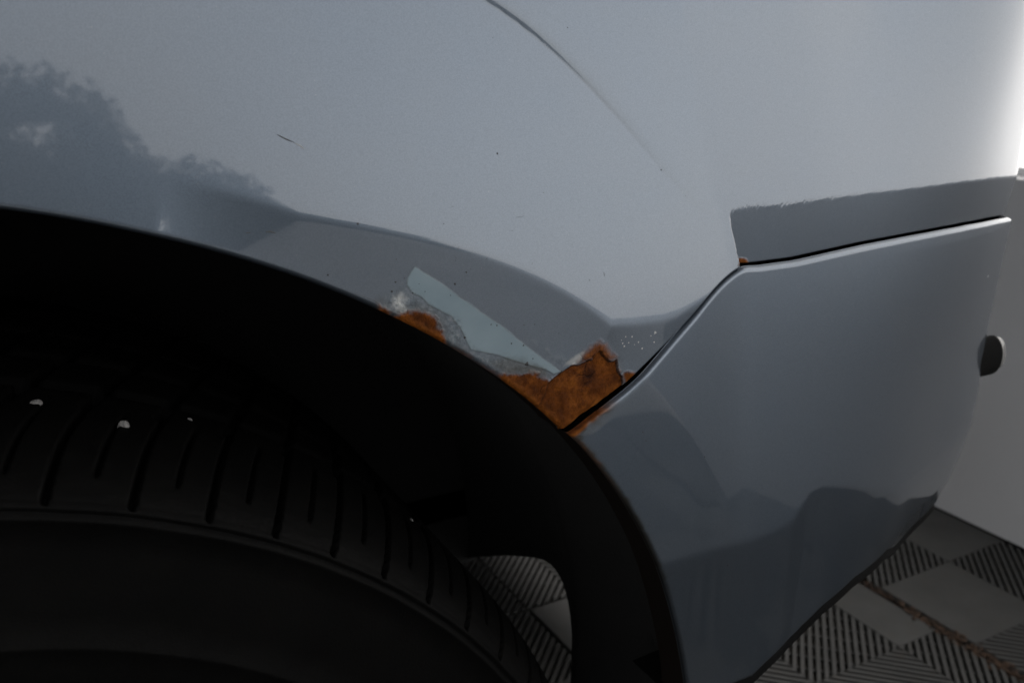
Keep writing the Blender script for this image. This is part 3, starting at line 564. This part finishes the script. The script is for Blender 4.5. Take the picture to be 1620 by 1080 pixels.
# ---------------------------------------------------------------- floor tiles
GREYT=None
def tilemat():
    m=M('grey_moulded_tile'); f=m.noise(14,6,.62); g=m.noise(300,4)
    c=m.ramp(f,[(.3,(.038,.038,.036)),(.7,(.060,.059,.056))]); c=m.mix(m.math('MULTIPLY',m.ramp(m.noise(45,5,.7),[(.52,(0,)*3),(.7,(1,)*3)]),.35),c,(.05,.038,.026))
    m.set(Base_Color=c,Roughness=.62,Normal=m.bump(g,.0002)); return m.m
TILE=tilemat()
DIRT=simple('dirty_concrete',(.035,.030,.024),.95,bs=80,bd=.002,scale=60)
fl,ff=boxv(-12,12,-14,12,-.10,-.013)
floor=mesh('floor',fl,ff,DIRT,smooth=False); tag(floor,'grey interlocking ribbed floor tiles over dirty concrete','floor',kind='structure')
if 'category' in floor: del floor['category']
CELL=.1524
def tile_mesh(xs,ys,pat):
    """tile of 3x3 cells; pat(i,j) -> 'S','R','H','M'; ribs at 45 degrees"""
    V=[];Fc=[]
    def prism(poly,z0,z1,bev=.0006):
        n=len(poly); b=len(V); c=np.mean(poly,0)
        for p in poly: V.append((p[0],p[1],z0))
        for p in poly: V.append((p[0],p[1],z1-bev))
        for p in poly:
            d=np.array(p)-c; l=np.linalg.norm(d); q=c+d*(1-min(bev/l,.3)); V.append((q[0],q[1],z1))
        for k in(0,1):
            for i in range(n): Fc.append((b+k*n+i,b+k*n+(i+1)%n,b+(k+1)*n+(i+1)%n,b+(k+1)*n+i))
        Fc.append(tuple(b+2*n+i for i in range(n)))
    def clip(poly,a,b,c):  # keep a*x+b*y<=c
        out=[]
        for i in range(len(poly)):
            p,q=poly[i],poly[(i+1)%len(poly)]; fp=a*p[0]+b*p[1]-c; fq=a*q[0]+b*q[1]-c
            if fp<=0: out.append(p)
            if fp*fq<0: t=fp/(fp-fq); out.append((p[0]+(q[0]-p[0])*t,p[1]+(q[1]-p[1])*t))
        return out
    s2=math.sqrt(.5); pitch=.0096; wr=.0047
    def ribs(poly,dirn):
        a=s2; n=(a,-a) if dirn>0 else (a,a)   # rib normal
        ds=[p[0]*n[0]+p[1]*n[1] for p in poly]; k0=int(math.floor(min(ds)/pitch))-1; k1=int(math.ceil(max(ds)/pitch))+1
        for k in range(k0,k1):
            lo=k*pitch; q=clip(poly,n[0],n[1],lo+wr); q=clip(q,-n[0],-n[1],-lo) if q else q
            if len(q)>=3: prism(q,-.010,0.)
        # cross bars lower down
        m=(-n[1],n[0]); ds=[p[0]*m[0]+p[1]*m[1] for p in poly]; k0=int(math.floor(min(ds)/.0254)); k1=int(math.ceil(max(ds)/.0254))+1
        for k in range(k0,k1):
            lo=k*.0254; q=clip(poly,m[0],m[1],lo+.003); q=clip(q,-m[0],-m[1],-lo) if q else q
            if len(q)>=3: prism(q,-.011,-.0065)
    for i in range(len(xs)-1):
        for j in range(len(ys)-1):
            x0,x1=xs[i],xs[i+1]; y0,y1=ys[j],ys[j+1]
            e=.0012; x0+=e*(i==0); x1-=e*(i==len(xs)-2); y0+=e*(j==0); y1-=e*(j==len(ys)-2)
            poly=[(x0,y0),(x1,y0),(x1,y1),(x0,y1)]; t=pat[j][i]
            if t=='S': prism([(x0+.0004,y0+.0004),(x1-.0004,y0+.0004),(x1-.0004,y1-.0004),(x0+.0004,y1-.0004)],-.010,.0003,.0012)
            elif t=='R': ribs(poly,1)
            elif t=='H': ribs(poly,-1)
            elif t=='M':
                ribs(clip(poly,-1,-1,-(x0+y1)) ,1); ribs(clip(poly,1,1,x0+y1),-1)
    me=bpy.data.meshes.new('floor_tile'); me.from_pydata(V,[],Fc); me.update(); me.materials.append(TILE); return me
# patterns listed from the near row (small Y) to the far row
PA=[('H','R','H'),('S','R','S'),('R','S','R')]
C3=[0,CELL,2*CELL,3*CELL]; meA=tile_mesh(C3,C3,PA)
PB=[('R','M','H','R'),('R','H','R','S'),('S','R','S','R')]
meB=tile_mesh([0,.0762,.0762+CELL,.0762+2*CELL,3*CELL],C3,PB)
T3=CELL*3
fr=random.Random(3)
def put(x,y,me):
    o=bpy.data.objects.new('floor_tile',me); COL.objects.link(o); o.parent=floor; o.location=(x+fr.uniform(-.0008,.0008),y+fr.uniform(-.0008,.0008),fr.uniform(-.0006,.0006)); return o
XA=1.0185; YA=.603-CELL; XB=1.003-T3; YB=.652-CELL
for iy in range(-3,6): put(XA,YA+iy*(T3+.0012),meA)
for ix in range(0,6):
    for iy in range(-3,6): put(XB-ix*(T3+.0012),YB-.003+iy*(T3+.0012),meB)
# grit and leaf crumbs packed in the open joint between two tile rows
GRIT=simple('leaf_litter',(.050,.028,.016),.9,var=.8,scale=150)
V=[];Fc=[]
for i in range(700):
    t=fr.random(); y=.40+.42*t; x=1.0105+fr.gauss(0,.0042)-(.006 if fr.random()<.3 else 0); z=fr.uniform(-.006,.0025); sz=fr.uniform(.0005,.0024)*(1.3 if y<.7 else .7)
    a=fr.uniform(0,6.3); b=len(V); l=sz*fr.uniform(1,2.6)
    for k in range(5):
        q=a+k*1.2566; V.append((x+sz*math.cos(q),y+l*math.sin(q),z+fr.uniform(0,.0015)))
    V.append((x,y,z+sz*.8)); Fc+= [(b+k,b+(k+1)%5,b+5) for k in range(5)]
tag(mesh('leaf_litter',V,Fc,GRIT,smooth=False),'brown leaf crumbs and grit caught in the joint between floor tiles','debris',kind='stuff')
# ---------------------------------------------------------------- wall behind the car with an added glowing pane above it for daylight
WALLX=1.303; SILL=.561
def wallmat():
    m=M('white_wall_paint'); f=m.noise(3,6,.6); m.set(Base_Color=m.ramp(f,[(.3,(.50,.50,.51)),(.7,(.56,.56,.57))]),Roughness=.7,Normal=m.bump(m.noise(180,5,.6),.0006)); return m.m
WALLM=wallmat()
V,f=boxv(WALLX,WALLX+.14,-.93,3.2,-.012,SILL); wl=mesh('low_wall',V,f,WALLM,smooth=False); tag(wl,'low off-white painted wall behind the car below a bright glowing pane','wall')
base=mesh('wall_base_seal',*boxv(WALLX-.002,WALLX,-.93,3.2,-.012,.003),BLACKP,wl,smooth=False)
glow_root=empty('daylight_pane',(WALLX+.07,1.2,SILL)); tag(glow_root,'added glowing pane for daylight, standing on the low white wall','light panel')
def glow():
    m=bpy.data.materials.new('glowing_daylight_pane'); m.use_nodes=True; b=m.node_tree.nodes['Principled BSDF']; b.inputs['Base Color'].default_value=(.8,.8,.8,1); b.inputs['Emission Color'].default_value=(1,.965,.93,1); b.inputs['Emission Strength'].default_value=GLOW; return m
GLOW=.90; PANE=glow(); FRM=simple('white_pane_frame',(.7,.7,.7),.5)
wi=-np.array(glow_root.location)
def wpart(nm,b,mat):
    V,f=boxv(*b); return mesh(nm,np.array(V)+wi,f,mat,glow_root,smooth=False)
for a in(-.93,):
    wpart('pane',(WALLX+.060,WALLX+.066,a,3.20,SILL+.012,2.20),PANE)
wpart('pane_frame',(WALLX+.045,WALLX+.085,-.93,3.2,SILL,SILL+.012),FRM); wpart('pane_frame',(WALLX+.045,WALLX+.085,-.93,3.2,2.20,2.26),FRM)
for a in(): wpart('mullion',(WALLX+.050,WALLX+.08,a,a+.004,SILL+.012,2.20),FRM)
# ---------------------------------------------------------------- garage shell: roof, back and side walls; open towards -Y
CEIL=simple('grey_board_ceiling',(.42,.42,.42),.9,var=.05,scale=3)
def struct(n,b,m): return tag(mesh(n,*boxv(*b),m,smooth=False),kind='structure')
struct('added_roof',(-6,1.6,-1.65,3.5,2.45,2.6),CEIL);  # unseen, added to hold back sky light; overhang sized for that
V=mesh('garage_back_wall',*boxv(-6,1.6,3.21,3.4,-.012,2.449),WALLM,smooth=False); tag(V,'plain off-white back wall of the garage behind the car','wall')
V=mesh('garage_side_wall',*boxv(-6,-5.85,-.93,3.2,-.012,2.449),WALLM,smooth=False); tag(V,'plain off-white side wall of the garage beyond the front of the car','wall')
mesh('lintel',*boxv(WALLX+.02,WALLX+.12,-.93,3.2,2.262,2.449),WALLM,wl,smooth=False)
# ---------------------------------------------------------------- yard beyond the tiles and the shrub mirrored in the paint
YARD=simple('pale_yard_concrete',(.34,.34,.34),.9,bs=30,bd=.002,scale=4)
tag(mesh('yard',*boxv(-40,40,-60,-.95,-.05,-.004),YARD,smooth=False),kind='structure')
LEAF=simple('dark_leaf',(.020,.030,.018),.9,var=.5,scale=6); BARK=simple('shrub_bark',(.06,.045,.035),.9)
def inside(px,pz):
    tops=[(-3,2.4),(-2,2.7),(-1,2.5),(-.4,2.68),(.04,2.6),(.31,2.55),(.53,2.44),(.61,2.31),(.67,2.16),(.78,2.02),(.88,2.0),(.96,2.04),(1.06,1.99),(1.2,1.93),(1.38,1.84),(1.43,1.77),(1.40,1.67),(1.44,1.5)]
    if px>2.3 or px<-3: return False
    if px>1.42: return pz<1.25-.25*(px-1.42)+.05*math.sin(px*14)
    t=np.interp(px,[a for a,_ in tops],[b for _,b in tops])
    if pz>t-.03: return False
    if ((px-.16)/.13)**2+((pz-2.25)/.09)**2<1 and not pz<2.24-.6*(px-.1)-.05: return False
    return True
shrub=empty('garden_shrub',(-.6,-5.3,0)); tag(shrub,'dark leafy shrub across the yard, mirrored in the paint above the wheel arch','shrub')
V=[];Fc=[]; lr=random.Random(9); cnt=0
while cnt<90000:
    x=lr.uniform(-3,2.3); z=lr.uniform(.05,2.7); y=lr.uniform(-5.7,-5.0)
    if not inside(x,z): continue
    cnt+=1; s_=lr.uniform(.020,.036); d1=np.array([lr.gauss(0,1) for _ in range(3)]); d1/=np.linalg.norm(d1); d2=np.cross(d1,[lr.gauss(0,1) for _ in range(3)]); d2/=np.linalg.norm(d2)
    c=np.array((x+.6,y+5.3,z)); b=len(V); V+=[c-d1*s_,c+d2*s_*.5,c+d1*s_,c-d2*s_*.5]; Fc.append((b,b+1,b+2,b+3))
tag(mesh('foliage',V,Fc,LEAF,shrub,smooth=False),kind='stuff')
V=[];Fc=[]                                     # solid core added inside the shrub to block sky between leaves
for i in range(66):
    for j in range(34):
        x=-3+i*.08; z=.02+j*.08
        if all(inside(x+a,z+b_) for a in(0,.08) for b_ in(0.,.10)):
            jx=lr.uniform(0,.12); v,f=boxv(x+.6,x+.682,-.22-jx,.02-jx,z,z+.082); n=len(V); V+=v; Fc+=[tuple(q+n for q in g) for g in f]
tag(mesh('shrub_core',V,Fc,LEAF,shrub,smooth=False),kind='stuff')
for i in range(5):
    x=-2.0+i*.75; m_=10; a=np.arange(m_)/m_*6.283
    rows=[np.stack([x+.1*math.sin(i+k)*k*.3+(.05-.012*k)*np.cos(a),(.05-.012*k)*np.sin(a),np.full(m_,k*.45)],-1) for k in range(4)]
    mesh('stem',np.array(rows).reshape(-1,3),grid_faces(4,m_,True),BARK,shrub)
